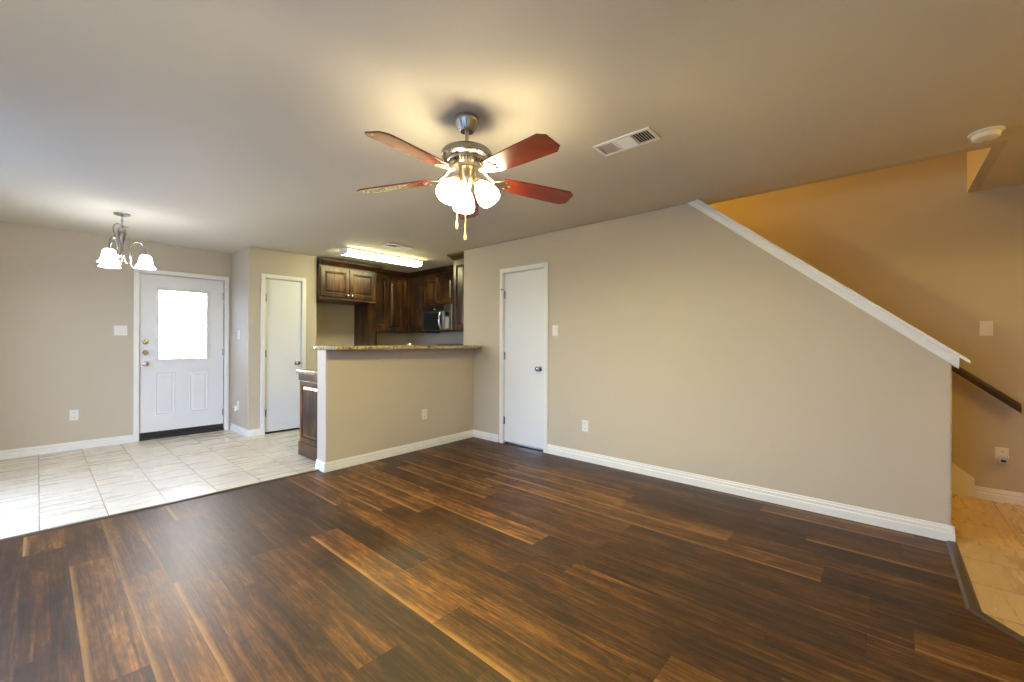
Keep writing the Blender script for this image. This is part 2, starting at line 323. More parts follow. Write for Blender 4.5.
# ------------------------------------------------------------------ baseboards (profile: x out of wall, z up)
def bb_prof(h): return [(0, 0), (.016, 0), (.016, h * .50), (.0145, h * .56), (.008, h * .58), (.008, h * .64), (.0115, h * .66), (.0115, h * .80), (.006, h * .83), (.006, h * .94), (.004, h), (0, h)]
def baseboard(name, a, b, out, h, label):
    """a,b: (x,y) ends along the wall foot, out: unit (x,y) pointing into the room"""
    m = MB(); pr = [Vector((out[0] * d, out[1] * d, z)) for d, z in bb_prof(h)]
    m.sweep(pr, (a[0], a[1], 0), (b[0], b[1], 0)); return struct(name, m, TRIMW, label, 'baseboard')
baseboard('baseboard_back', (XW, YL), (.772, YL), (0, -1), .088, 'white baseboard left of the front door')
m = MB(); m.sweep([Vector((-d, 0, z)) for d, z in bb_prof(.088)], (XS, YP - .0135, 0), (XS, YL - .02, 0)); m.sweep([Vector((0, -d, z)) for d, z in bb_prof(.088)], (XS - .015, YP, 0), (1.94, YP, 0))
struct('baseboard_entry', m, TRIMW, 'white baseboard turning the corner between front door and pantry door', 'baseboard')
baseboard('baseboard_pantry', (2.50, YP), (XP, YP), (0, -1), .088, 'short white baseboard right of the pantry door')
m = MB(); m.sweep([Vector((0, -d, z)) for d, z in bb_prof(.089)], (XE - .015, YB, 0), (XR, YBR, 0)); m.sweep([Vector((-d, 0, z)) for d, z in bb_prof(.089)], (XE, YB - .0135, 0), (XE, YB + BT, 0))
struct('baseboard_bar', m, TRIMW, 'white baseboard along the foot of the bar half wall', 'baseboard')
baseboard('baseboard_corner', (XR, 3.543), (XR, YBR), (-1, 0), .091, 'short white baseboard left of the closet door')
m = MB(); m.sweep([Vector((-d, 0, z)) for d, z in bb_prof(.099)], (XR, YE - .0135, 0), (XR, 2.795, 0)); m.sweep([Vector((0, -d, z)) for d, z in bb_prof(.099)], (XR - .015, YE, 0), (XR + RT, YE, 0))
struct('baseboard_right', m, TRIMW, 'long white baseboard right of the closet door', 'baseboard')
baseboard('baseboard_stair', (X2, -2.9), (X2, -.54), (-1, 0), .092, 'white baseboard in the foyer below the stair wall outlet')
# ------------------------------------------------------------------ sloping cap on the stair wall
cap = thing('stair_wall_cap', 'white sloping wood cap along the top of the stair wall', 'wall cap', (XR, YE, 1.1), kind='structure')
def slope(prof, ya, yb): # prof: (x, dz) polygon
    m = MB(); m.loft([[Vector((XR + x, y, zl(y) + dz)) for x, dz in prof] for y in (ya, yb)]); return m
yt = YT + .11
slope([(-.046, .070), (RT + .046, .070), (RT + .046, .092), (-.046, .092)], -.385, yt).build('cap_board', TRIMW, cap, .004, org=(XR, YE, 1.1))
slope([(-.030, .0702), (-.030, .052), (-.016, .022), (-.014, .004), (-.010, 0), (RT + .010, 0), (RT + .014, .004), (RT + .016, .022), (RT + .030, .052), (RT + .030, .0702)], -.340, yt - .02).build('bed_molding', TRIMW, cap, org=(XR, YE, 1.1))

# ------------------------------------------------------------------ doors
def casing(w, h, cw, ct=.016, depth=.05):
    m = MB(); g = .004
    for x0, x1 in ((-cw - g, -g), (w + g, w + cw + g)):
        m.box(x0, x1, -ct, 0, 0, h + cw + g); m.box(x0 + .006, x1 - .006, -ct - .004, -ct, 0, h + cw + g - .006)
    m.box(-g, w + g, -ct, 0, h + g, h + cw + g); m.box(-g, w + g, -ct - .004, -ct, h + g + .006, h + cw + g - .006)
    for x0, x1 in ((-g, 0), (w, w + g)): m.box(x0, x1, 0, depth, 0, h + g)
    m.box(0, w, 0, depth, h, h + g)
    return m
def knob(par, x, z, m=NICKEL, y=0, name='knob'):
    k = MB(); M = Matrix.Translation((x, y, z)) @ Matrix.Rotation(PI / 2, 4, 'X')
    k.lathe([(0, 0), (.031, 0), (.031, .004), (.026, .008), (.012, .010), (.010, .030), (.016, .036), (.026, .046), (.028, .056), (.024, .066), (.012, .071), (0, .072)], 24, M)
    return k.build(name, m, par, smooth=True)
def hinge(par, x, z, y=-.003):
    k = MB(); k.cyl((x, y - .006, z - .045), (x, y - .006, z + .045), .006, n=10); k.cyl((x, y - .006, z - .051), (x, y - .006, z + .051), .004, n=8); k.box(x - .012, x + .012, y - .002, y + .002, z - .044, z + .044)
    return k.build('hinge', NICKEL, par, smooth=True)
# front door
fd = thing('door_1', 'white front door with a square daylit window and two lower panels', 'door', (.828, YL, 0), kind='structure')
W1 = .874; H1 = 2.052
casing(W1, H1, .053, depth=.11).build('door_frame', TRIMW, fd, .002)
m = MB(); gx0, gx1, gz0, gz1 = .150, .708, .968, 1.890; a = .003; yf = .012
for q in ((a, gx0 + .02, .092, H1 - a), (gx1 - .02, W1 - a, .092, H1 - a), (gx0 + .02, gx1 - .02, .092, gz0 + .02), (gx0 + .02, gx1 - .02, gz1 - .02, H1 - a)): m.box(q[0], q[1], yf, yf + .044, q[2], q[3])
slab = m.build('door_slab', WHITE, fd)
def raised(par, x0, x1, z0, z1, y):
    m = MB()
    def rg(i, yy): return [Vector((x0 + i, yy, z0 + i)), Vector((x1 - i, yy, z0 + i)), Vector((x1 - i, yy, z1 - i)), Vector((x0 + i, yy, z1 - i))]
    m.loft([rg(0, y + .002), rg(0, y - .003), rg(.007, y - .006), rg(.014, y - .003), rg(.018, y - .001), rg(.045, y - .006)])
    return m.build('raised_panel', WHITE, par)
raised(fd, .148, .346, .292, .826, yf); raised(fd, .496, .697, .292, .826, yf)
m = MB(); b = .034
for q in ((gx0, gx1, gz0, gz0 + b), (gx0, gx1, gz1 - b, gz1), (gx0, gx0 + b, gz0 + b, gz1 - b), (gx1 - b, gx1, gz0 + b, gz1 - b)): m.box(q[0], q[1], yf - .014, yf, q[2], q[3])
lite = m.build('window_frame', WHITE, fd, .005)
m = MB(); m.box(gx0 + b - .004, gx1 - b + .004, yf - .004, yf, gz0 + b - .004, gz1 - b + .004); m.build('pane', GLASS, lite)
m = MB(); n = 36; ga, gb = gz0 + b + .05, gz1 - b
for i in range(n):
    z = ga + (gb - ga) * (i + .5) / n; M = Matrix.Translation((0, yf + .022, z)) @ Matrix.Rotation(R(6), 4, 'X'); m.box(gx0 + .037, gx1 - .037, -.010, .010, -.0006, .0006, M)
m.box(gx0 + .036, gx1 - .036, yf + .014, yf + .030, ga - .022, ga - .006)
m.build('blind', BLIND, lite)
for z in (1.209, 1.080):
    k = MB(); M = Matrix.Translation((.055, yf, z)) @ Matrix.Rotation(PI / 2, 4, 'X'); k.lathe([(0, 0), (.031, 0), (.030, .010), (.024, .016), (0, .017)], 24, M); k.box(.049, .061, yf - .030, yf - .015, z - .014, z + .014); k.build('deadbolt', NICKEL, fd, smooth=True)
knob(fd, .055, .939, y=yf)
for z in (1.84, 1.07, .25): hinge(fd, W1 - .001, z, yf)
m = MB(); m.box(.006, W1 - .006, yf - .004, yf + .05, .030, .0915); m.build('door_sweep', BLACK, fd)
m = MB(); m.box(.001, W1 - .001, -.012, .112, .0005, .029); m.build('threshold_or_gap_shade', DARK, fd, .004)
# pantry door and closet door
def flat_door(name, label, loc, rz, w, h, cw, kx, hx, hz):
    d = thing(name, label, 'door', loc, rz, kind='structure')
    casing(w, h, cw, depth=.08).build('door_frame', TRIMW, d, .002)
    m = MB(); m.box(.003, w - .003, .010, .045, .027, h - .003); m.build('door_slab', WHITE, d, .002)
    knob(d, kx, .926, y=.010)
    for z in hz: hinge(d, hx, z, .008)
    m = MB(); m.box(.003, w - .003, .013, .078, .0005, .010); m.build('threshold_or_gap_shade', BLACK, d)  # black strip painting in the shade of the gap under the slab
    return d
flat_door('door_2', 'narrow plain white pantry door behind the bar end', (1.985, YP, 0), 0, .456, 2.052, .053, .400, .003, (1.80, 1.06, .28))
cd = flat_door('door_3', 'plain white closet door in the long right wall', (XR, 3.457, 0), FX, .612, 2.056, .054, .547, .003, (1.80, 1.06, .28))
m = MB(); m.cyl((.003, -.012, 1.858), (.003, -.045, 1.858), .004, n=10); m.cyl((.003, -.045, 1.858), (.003, -.052, 1.858), .009, n=12); m.cyl((-.03, -.008, 1.857), (.03, -.030, 1.857), .004, n=8); m.build('hinge_stop', NICKEL, cd, smooth=True)

# ------------------------------------------------------------------ switches and outlets (local: -y out of the wall)
def plate(m, w, h, t=.006):
    def rg(i, y): return [Vector((-w / 2 + i, y, -h / 2 + i)), Vector((w / 2 - i, y, -h / 2 + i)), Vector((w / 2 - i, y, h / 2 - i)), Vector((-w / 2 + i, y, h / 2 - i))]
    m.loft([rg(0, 0), rg(0, -t * .5), rg(.004, -t)]); return m
def switch(loc, rz, label, gangs=1, m=PLATE, group='wall switches'):
    t = thing('light_switch', label, 'light switch', loc, rz, group); w = .072 + .046 * (gangs - 1)
    plate(MB(), w, .117).build('plate', m, t)
    for g in range(gangs):
        x = (g - (gangs - 1) / 2) * .046
        k = MB(); k.box(x - .007, x + .007, -.0085, -.006, -.014, .014); k.box(x - .0045, x + .0045, -.018, -.006, .001, .010, Matrix.Rotation(R(0), 4, 'X')); k.build('toggle', m, t, .001)
    return t
def outlet(loc, rz, label, m=PLATE, group='wall outlets'):
    t = thing('wall_outlet', label, 'outlet', loc, rz, group)
    plate(MB(), .072, .117).build('plate', m, t)
    for z in (.028, -.028):
        k = MB(); M = Matrix.Translation((0, -.0055, z)) @ Matrix.Rotation(PI / 2, 4, 'X') @ Matrix.Diagonal((1, .82, 1, 1)); k.lathe([(0, 0), (.017, 0), (.0165, .003), (0, .0032)], 20, M); s = k.build('socket', m, t)
        k = MB()
        for x in (-.006, .006): k.box(x - .0012, x + .0012, -.0094, -.0085, z - .001, z + .008)
        k.cyl((0, -.0085, z - .007), (0, -.0094, z - .007), .0026, n=10); k.build('slot', DARK, s)
    return t
switch((.655, YL, 1.346), 0, 'white double light switch left of the front door', 2)
outlet((.274, YL, .388), 0, 'white outlet low on the wall left of the front door')
switch((XS, 6.464, 1.307), FX, 'white light switch on the narrow wall right of the front door')
outlet((XS, 6.494, .36), FX, 'white outlet on the narrow wall between front door and pantry')
outlet((2.955, YB + (2.955 - XE) / (XR - XE) * (YBR - YB), .392), math.atan2(YBR - YB, XR - XE), 'white outlet on the tan bar half wall')
switch((XR, 2.695, 1.354), FX, 'white light switch right of the closet door')
outlet((XR, 2.311, .362), FX, 'white outlet low on the long wall right of the closet door')
switch((X2, -.598, 1.346), FX, 'pale light switch on the stair wall above the handrail')
outlet((X2, -.682, .362), FX, 'pale outlet on the stair wall below the handrail')
def plug(loc, rz, label, m, w=.05, h=.05, dot=True):
    t = thing('plug_in_device', label, 'plug-in device', loc, rz)
    k = MB()
    def rg(s_, y): return [Vector((w * s_ / 2 * math.copysign(abs(math.cos(a)) ** .6, math.cos(a)), y, h * s_ / 2 * math.copysign(abs(math.sin(a)) ** .6, math.sin(a)))) for a in [2 * PI * i / 24 for i in range(24)]]
    k.loft([rg(.8, 0), rg(1, -.006), rg(1, -.026), rg(.9, -.034), rg(.6, -.037)]); k.build('body', m, t, smooth=True)
    if dot: k = MB(); k.box(-.013, .013, -.0385, -.0365, -.008, .010); k.build('indicator', DARK, t, .001)
    return t
plug((X2 - .0092, -.684, .325), FX, 'grey night light plugged into the stair wall outlet', GREYP, .058, .062)
plug((XS - .0092, 6.494, .325), FX, 'small white plug-in freshener on the outlet between front door and pantry', PLATE, .045, .07)

# ------------------------------------------------------------------ breakfast bar top
m = MB(); x0, x1, y0, y1 = 1.762, XR - .001, 3.695, 4.150; r = .06
pts = [(x1 - .145, y0), (x1, y0 + .145), (x1, y1)] + [(x0 + r - r * math.sin(a), y1 - r + r * math.cos(a)) for a in [PI / 2 * i / 6 for i in range(7)]] + [(x0 + r - r * math.cos(a), y0 + r - r * math.sin(a)) for a in [PI / 2 * i / 6 for i in range(7)]]
m.sweep([(x, y, 0) for x, y in pts], (0, 0, 1.1485), (0, 0, 1.184)); o = m.build('bar_top', GRAN, None, .008, org=(2.7, 3.99, 1.1485), seg=3)
tag(o, 'long speckled granite bar top capping the tan half wall', 'countertop')

# ------------------------------------------------------------------ kitchen cabinets (local x right, -y out to the room, z up)
def cab_door(par, x0, x1, z0, z1, y, knob_at=None, mt=None, knobm=CHROME, fw=.055):
    """raised panel door whose back sits at y; returns the door"""
    m = MB(); t = .019; fw = min(fw, (x1 - x0) * .28, (z1 - z0) * .28)
    for q in ((x0, x0 + fw, z0, z1), (x1 - fw, x1, z0, z1), (x0 + fw, x1 - fw, z0, z0 + fw), (x0 + fw, x1 - fw, z1 - fw, z1)): m.box(q[0], q[1], y - t, y, q[2], q[3])
    a, b, c, d = x0 + fw, x1 - fw, z0 + fw, z1 - fw
    def rg(i, yy): return [Vector((a + i, yy, c + i)), Vector((b - i, yy, c + i)), Vector((b - i, yy, d - i)), Vector((a + i, yy, d - i))]
    e = min(.035, (b - a) * .3)
    m.loft([rg(0, y - .002), rg(0, y - .008), rg(.006, y - .006), rg(.010, y - .006), rg(e, y - .017)])
    o = m.build('door', mt or CABW, par, .0025)
    if knob_at:
        k = MB(); M = Matrix.Translation((knob_at[0], y - t, knob_at[1])) @ Matrix.Rotation(PI / 2, 4, 'X')
        k.lathe([(0, 0), (.007, 0), (.005, .010), (.010, .016), (.014, .022), (.012, .028), (0, .031)], 16, M); k.build('knob', knobm, o, smooth=True)
    return o
def crown(par, runs, z0, z1, pr=.07):
    """runs: polyline in local (x,y) walked so that the room lies on its right; mitred crown"""
    P = [Vector((x, y, 0)) for x, y in runs]; L = []
    for i, p in enumerate(P):
        d0 = (P[i] - P[i - 1]).normalized() if i else (P[1] - P[0]).normalized(); d1 = (P[i + 1] - P[i]).normalized() if i < len(P) - 1 else d0
        n0 = Vector((d0.y, -d0.x, 0)); n1 = Vector((d1.y, -d1.x, 0)); n = (n0 + n1).normalized(); n /= n.dot(n0)
        h = z1 - z0
        L.append([p + n * a + Vector((0, 0, z0 + h * b)) for a, b in ((-.015, 0), (.004, 0), (.006, .12), (pr * .30, .25), (pr * .55, .50), (pr * .9, .74), (pr, .82), (pr, 1), (-.015, 1))])
    m = MB(); m.loft(L); return m.build('crown_molding', CABH, par)
def cab(name, label, cat, loc, rz, w, d, z0, z1, group=None, toe=False):
    t = thing(name, label, cat, loc, rz, group); m = MB()
    if toe: m.box(0, w, 0, d, .10, z1); m.box(.0, w, .06, d, .0005, .10)
    else: m.box(0, w, 0, d, z0, z1)
    m.build('body', CABW, t, .002); return t
# over the refrigerator bay: front at y=6.01
c = cab('wall_cabinet', 'two-door dark wood cabinet above the empty refrigerator bay', 'kitchen cabinet', (XP + .004, 6.01, 0), 0, .876, .668, 1.832, 2.335, 'dark wood wall cabinets')
cab_door(c, .012, .434, 1.878, 2.296, -.0005, (.405, 1.905), CABW); cab_door(c, .442, .864, 1.878, 2.296, -.0005, (.470, 1.905), CABW)
m = MB(); m.box(-.0, .876, -.020, -.0005, 1.826, 1.852); m.build('light_rail', CABH, c, .004)
crown(c, [(0, 0), (.900, 0), (.900, .34)], 2.315, 2.405, .065)
# refrigerator side panel
m = MB(); m.box(XP + .882, XP + .904, 6.005, YK - .001, .0005, 2.314); o = m.build('refrigerator_panel', CABW, None, .002, org=(XP + .89, 6.34, 0)); tag(o, 'tall dark wood side panel right of the empty refrigerator bay', 'cabinet panel')
# back wall uppers: front at y=6.35
bx = XP + .906
c = cab('wall_cabinet', 'two-door dark wood cabinet on the kitchen back wall right of the tall panel', 'kitchen cabinet', (bx, 6.35, 0), 0, 4.388 - bx, YK - 6.35 - .001, 1.385, 2.352, 'dark wood wall cabinets')
md = 3.954 - bx
cab_door(c, .05, md - .006, 1.415, 2.296, -.0005, (md - .030, 1.450)); cab_door(c, md + .006, 4.335 - bx, 1.415, 2.296, -.0005, (md + .030, 1.450))
crown(c, [(.002, 0), (4.388 - bx - .0, 0)], 2.352, 2.438, .06)
# right wall: corner cabinet and over-microwave cabinet, fronts at x=4.39 facing -X
c = cab('wall_cabinet', 'single-door dark wood cabinet in the kitchen corner left of the microwave', 'kitchen cabinet', (4.390, 6.348, 0), FX, .458, .329, 1.385, 2.352, 'dark wood wall cabinets')
cab_door(c, .055, .445, 1.415, 2.296, -.0005, (.085, 1.450)); crown(c, [(0, 0), (.458, 0)], 2.352, 2.438, .06)
c = cab('wall_cabinet', 'short two-door dark wood cabinet right above the microwave', 'kitchen cabinet', (4.390, 5.888, 0), FX, .770, .329, 1.832, 2.352, 'dark wood wall cabinets')
cab_door(c, .012, .381, 1.850, 2.296, -.0005, (.352, 1.880)); cab_door(c, .389, .758, 1.850, 2.296, -.0005, (.418, 1.880)); crown(c, [(0, 0), (.770, 0)], 2.352, 2.438, .06)
# cabinet on the closet back wall: its end panel faces the camera side
c = cab('wall_cabinet', 'dark wood cabinet half hidden by the long wall, its panelled end facing out', 'kitchen cabinet', (3.84, 4.480, 0), FX, .285, .875, 1.385, 2.352, 'dark wood wall cabinets')
cab_door(c, .006, .279, 1.395, 2.335, -.0005, None); crown(c, [(0, .5), (0, 0), (.285, 0)], 2.345, 2.438, .075)
# base cabinets
c = cab('base_cabinet', 'dark wood base cabinet with a panelled end behind the bar half wall', 'kitchen cabinet', (1.902, 4.765, 0), FX, .662, 1.40, 0, .879, 'dark wood base cabinets')
cab_door(c, .030, .650, .150, .800, -.0005, None, fw=.05)
MB().box(.0, .662, -.0195, -.0005, .0005, .145).build('bottom_rail', CABH, c, .002); MB().box(.0, .662, -.0195, -.0005, .805, .8785).build('top_rail', CABH, c, .002)
o = MB().box(1.868, 3.31, 4.103, 4.800, .880, .916).build('sink_counter', GRAN, None, .006, org=(2.6, 4.45, .88)); tag(o, 'low granite counter with a pale edge behind the bar half wall', 'countertop')
def base(label, loc, rz, w, n):
    c = cab('base_cabinet', label, 'kitchen cabinet', loc, rz, w, .60, 0, .879, 'dark wood base cabinets', True); q = w / n
    for i in range(n): cab_door(c, i * q + .01, (i + 1) * q - .01, .12, .70, -.0005, (i * q + (q - .04 if i % 2 == 0 else .04), .66)); 
    for i in range(n):
        m = MB(); m.box(i * q + .01, (i + 1) * q - .01, -.0195, -.0005, .72, .86); m.build('drawer', CABH, c, .003)
base('dark wood base cabinet on the kitchen back wall under the two-door cabinet', (bx, 6.075, 0), 0, .50, 1)
base('dark wood base cabinet right of the range', (4.115, 5.10, 0), FX, .55, 1)
m = MB(); m.box(bx, XK - .001, 6.045, YK - .001, .880, .916); m.box(4.085, XK - .001, 5.895, 6.045, .880, .916); o = m.build('corner_counter', GRAN, None, .005, org=(4.3, 6.3, .88)); tag(o, 'granite counter filling the far kitchen corner', 'countertop')
o = MB().box(4.085, XK - .001, 4.54, 5.105, .880, .916).build('side_counter', GRAN, None, .005, org=(4.4, 4.8, .88)); tag(o, 'granite counter between the range and the long wall', 'countertop')
# range under the microwave
rg_ = thing('kitchen_range', 'black kitchen range with a low rear panel below the microwave', 'range', (4.08, 5.888, 0), FX)
MB().box(.004, .766, 0, .615, .05, .905).build('body', BLACK, rg_, .004)
MB().box(.004, .766, -.015, .560, .906, .922).build('cooktop', BGLASS, rg_, .004)
MB().box(.004, .766, .562, .632, .906, 1.192).build('rear_panel', STEEL, rg_, .006)
o = MB().box(.03, .74, -.025, -.0005, .25, .80).build('oven_door', BGLASS, rg_, .006)
k = MB(); k.tube([(.08, -.026, .74), (.08, -.06, .74), (.69, -.06, .74), (.69, -.026, .74)], .010); k.build('handle', STEEL, o, smooth=True)
# microwave
mw = thing('microwave', 'stainless over-range microwave with a black glass door', 'microwave', (4.352, 5.880, 1.402), FX)
MB().box(0, .756, .012, .365, 0, .426).build('body', BLACK, mw, .004)
d = MB(); d.box(0, .545, -.012, .011, .012, .330); door = d.build('door', STEEL, mw, .005)
MB().box(.022, .488, -.0145, -.0121, .026, .312).build('window', BGLASS, door, .002)
MB().box(0, .560, -.010, .0115, .333, .424).build('vent_grille', BGLASS, mw, .004)
MB().box(.3, .34, -.0115, -.0101, .352, .370).build('badge', GREYP, mw, .002)
MB().box(.563, .756, -.010, .0115, .333, .424).build('top_trim', STEEL, mw, .004)
p = MB().box(.550, .756, -.012, .011, .012, .330).build('control_panel', STEEL, mw, .005)
MB().box(.600, .700, -.0145, -.0121, .245, .300).build('display', BGLASS, p, .002)
k = MB()
for i in range(3):
    for j in range(5): k.box(.602 + i * .034, .628 + i * .034, -.0138, -.0121, .045 + j * .036, .070 + j * .036)
k.build('keypad', GREYP, p)
k = MB(); k.tube([(.512, -.012, .035), (.505, -.045, .055), (.500, -.058, .11), (.498, -.062, .17), (.500, -.058, .235), (.505, -.045, .295), (.512, -.012, .315)], .013, 12); k.build('handle', CHROME, mw, smooth=True)
# faucet behind the bar
fc = thing('faucet', 'chrome kitchen faucet whose tip peeks above the bar top', 'faucet', (2.985, 4.235, .9165))
k = MB(); k.lathe([(0, 0), (.027, 0), (.026, .012), (.018, .02), (.016, .05), (0, .05)], 20); k.build('base', CHROME, fc, smooth=True)
k = MB(); k.tube([(0, 0, .045), (0, 0, .208)] + [(0, .07 - .07 * math.cos(a), .208 + .07 * math.sin(a)) for a in [PI * i / 12 for i in range(1, 12)]] + [(0, .14, .19)], .011, 12); k.build('spout', CHROME, fc, smooth=True)
k = MB(); k.tube([(.015, 0, .035), (.045, 0, .045), (.075, 0, .065)], .006, 8); k.build('lever', CHROME, fc, smooth=True)
# fluorescent fixture
fl = thing('fluorescent_fixture', 'long lit fluorescent ceiling fixture over the kitchen', 'ceiling light', (3.225, 5.275, ZC))
k = MB(); k.box(.0-.595, .595, -.105, .105, -.022, -.0005); k.build('housing', WHITE, fl, .003)
k = MB(); pr = [(-.100, -.0225), (-.098, -.055), (-.084, -.074), (0, -.082), (.084, -.074), (.098, -.055), (.100, -.0225)]
k.sweep([(0, y, z) for y, z in pr], (-.580, 0, 0), (.580, 0, 0)); k.build('diffuser', TUBE, fl)
for s in (-1, 1):
    k = MB(); k.sweep([(0, y * 1.03, z * 1.02) for y, z in pr], (s * .5805, 0, 0), (s * .595, 0, 0)); k.build('end_cap', WHITE, fl)

# ------------------------------------------------------------------ stairs and handrail
st = thing('staircase', 'carpetless beige staircase hidden behind the sloping wall', 'staircase', (XR + RT + .003, -.24, 0), kind='structure')
rise, run, ns = .193, .231, 13; wd = X2 - .018 - (XR + RT + .003)
pf = [(0, 0)]
for i in range(ns): pf += [(i * run, (i + 1) * rise), ((i + 1) * run, (i + 1) * rise)]
pf += [(ns * run, ns * rise - .35), (.40, 0)]
m = MB(); m.sweep([(0, y, z) for y, z in pf], (0, 0, .0005), (wd, 0, .0005)); m.build('steps', WALL, st, .006)
m = MB(); xx = X2 - .001; sk = [(-.538, .0005), (-.538, .151), (-.421, .248), (2.2, .248 + 2.621 * .8388), (2.2, .248 + 2.621 * .8388 - .32), (-.1, .0005)]
m.sweep([(xx, y, z) for y, z in sk], (-.014, 0, 0), (0, 0, 0)); m.build('skirt_board', TRIMW, st, org=(XR + RT + .003, -.24, 0))
hr = thing('handrail', 'dark brown wood handrail sloping down along the stair wall', 'handrail', (X2 - .07, -.44, 1.017))
m = MB(); sl = .8388; Y0, Y1 = -.765, 1.7
pr = [(-.024, -.040), (.024, -.040), (.030, -.006), (.026, .020), (.012, .032), (-.012, .032), (-.026, .020), (-.030, -.006)]
m.loft([[Vector((x, y + .44, z + sl * (y + .44))) for x, z in pr] for y in (Y0, Y1)]); m.build('rail', RAILW, hr, .003)
for y in (-.15, .55, 1.2):
    z = sl * (y + .44) - .040; m = MB(); m.tube([(0, y + .44, z + .004), (0, y + .44, z - .04), (.045, y + .44, z - .06), (.069, y + .44, z - .06)], .007, 8); m.cyl((.062, y + .44, z - .06), (.0695, y + .44, z - .06), .03, n=16); m.build('bracket', BRASSY, hr, smooth=True)

# ------------------------------------------------------------------ ceiling fan
FAN = (1.546, 1.7035, 0); fan = thing('ceiling_fan', 'five-blade cherry wood ceiling fan with lit glass shades', 'ceiling fan', (1.546, 1.7035, ZC))
def Z(z): return z - ZC
k = MB(); k.lathe([(0, Z(2.4395)), (.064, Z(2.4395)), (.065, Z(2.418)), (.060, Z(2.410)), (.048, Z(2.380)), (.036, Z(2.364)), (0, Z(2.364))], 36); k.build('canopy', NICKEL, fan, smooth=True)
k = MB(); k.cyl((0, 0, Z(2.363)), (0, 0, Z(2.262)), .011, n=16); k.lathe([(0, Z(2.284)), (.018, Z(2.284)), (.022, Z(2.268)), (0, Z(2.266))], 20); k.build('downrod', BRASSY, fan, smooth=True)
k = MB(); k.lathe([(0, Z(2.268)), (.055, Z(2.267)), (.100, Z(2.263)), (.128, Z(2.255)), (.138, Z(2.243)), (.138, Z(2.220)), (.130, Z(2.212)), (.112, Z(2.206)), (0, Z(2.206))], 48); hous = k.build('motor_housing', NICKEL, fan, smooth=True)
k = MB(); k.lathe([(0, Z(2.2055)), (.104, Z(2.2055)), (.104, Z(2.200)), (.080, Z(2.172)), (.060, Z(2.168)), (0, Z(2.168))], 40); fly = k.build('vented_ring', BRASSY, fan, smooth=True)
k = MB()
for i in range(36): M = Matrix.Rotation(2 * PI * i / 36, 4, 'Z'); k.box(.084, .101, -.003, .003, Z(2.181), Z(2.199), M @ Matrix.Translation((.0945, 0, Z(2.19))) @ Matrix.Rotation(R(-40), 4, 'Y') @ Matrix.Translation((-.0945, 0, -Z(2.19))))
k.build('vent_slot', DARK, fly)
k = MB(); k.lathe([(0, Z(2.1675)), (.040, Z(2.1675)), (.046, Z(2.155)), (.050, Z(2.13)), (.050, Z(2.105)), (.040, Z(2.085)), (.026, Z(2.07)), (.022, Z(2.05)), (.012, Z(2.04)), (.006, Z(2.028)), (0, Z(2.026))], 32); k.build('switch_housing', BRASSY, fan, smooth=True)
def blade_outline():
    r0, r1 = .205, .645; P = [(r0, -.048), (r0 + .03, -.056), (.40, -.066), (r1 - .035, -.071), (r1, -.045), (r1, .045), (r1 - .035, .071), (.40, .066), (r0 + .03, .056), (r0, .048)]
    return P
for i in range(5):
    a = R(46.5 + 72 * i); M = Matrix.Rotation(a, 4, 'Z')
    T = M @ Matrix.Translation((.17, 0, Z(2.113))) @ Matrix.Rotation(R(3.2), 4, 'Y') @ Matrix.Rotation(R(-12), 4, 'X') @ Matrix.Translation((-.17, 0, 0))
    k = MB(); P = blade_outline(); k.loft([[Vector((x, y, z)) for x, y in P] for z in (-.0035, .0035)])
    b = k.build('blade', BLADEW, fan, .0015); b.matrix_local = T
    k = MB(); k.tube([M @ Vector(p) for p in ((.070, 0, Z(2.176)), (.10, 0, Z(2.166)), (.13, 0, Z(2.136)), (.165, 0, Z(2.112)))], [.013, .011, .010, .011], 10)
    TI = M.inverted() @ T
    pl = [(.155, -.014), (.19, -.034), (.225, -.040), (.245, -.030), (.235, -.012), (.262, 0), (.235, .012), (.245, .030), (.225, .040), (.19, .034), (.155, .014)]
    k.loft([[T @ Vector((x, y, z)) for x, y in pl] for z in (-.0085, -.0040)])
    for x, y in ((.225, -.028), (.225, .028), (.248, 0)): k.lathe([(0, -.012), (.006, -.011), (.006, -.0085), (0, -.0085)], 8, T @ Matrix.Translation((x, y, 0)))
    k.build('blade_iron', BRASSY, fan, .001, smooth=True)
view = R(41.553 + 180)
for i in range(3):
    a = R(41.553 + 14) + i * 2 * PI / 3; M = Matrix.Rotation(a, 4, 'Z')
    k = MB(); k.tube([M @ Vector(p) for p in ((.030, 0, Z(2.092)), (.052, 0, Z(2.100)), (.066, 0, Z(2.090)))], .009, 10)
    S = M @ Matrix.Translation((.056, 0, Z(2.096))) @ Matrix.Rotation(R(-36), 4, 'Y') @ Matrix.Rotation(PI, 4, 'X')
    k.lathe([(0, -.004), (.018, -.002), (.026, .012), (.027, .030), (0, .030)], 20, S); arm = k.build('lamp_holder', BRASSY, fan, smooth=True)
    k = MB(); prof = [(.024, .022), (.031, .032), (.044, .054), (.055, .082), (.061, .106), (.062, .124), (.057, .142), (.054, .141), (.058, .123), (.057, .107), (.051, .083), (.040, .055), (.028, .034), (.021, .026)]
    k.lathe(prof, 32, S, loop=True); sh = k.build('glass_shade', FSHADE, fan, smooth=True)
    k = MB(); k.lathe([(0, .031), (.012, .031), (.013, .055), (.021, .078), (.027, .102), (.025, .122), (.015, .136), (0, .140)], 20, S); k.build('bulb', BULB, sh, smooth=True)
PALE = mat('pale_wood_pull', srgb(226, 200, 140), .4)
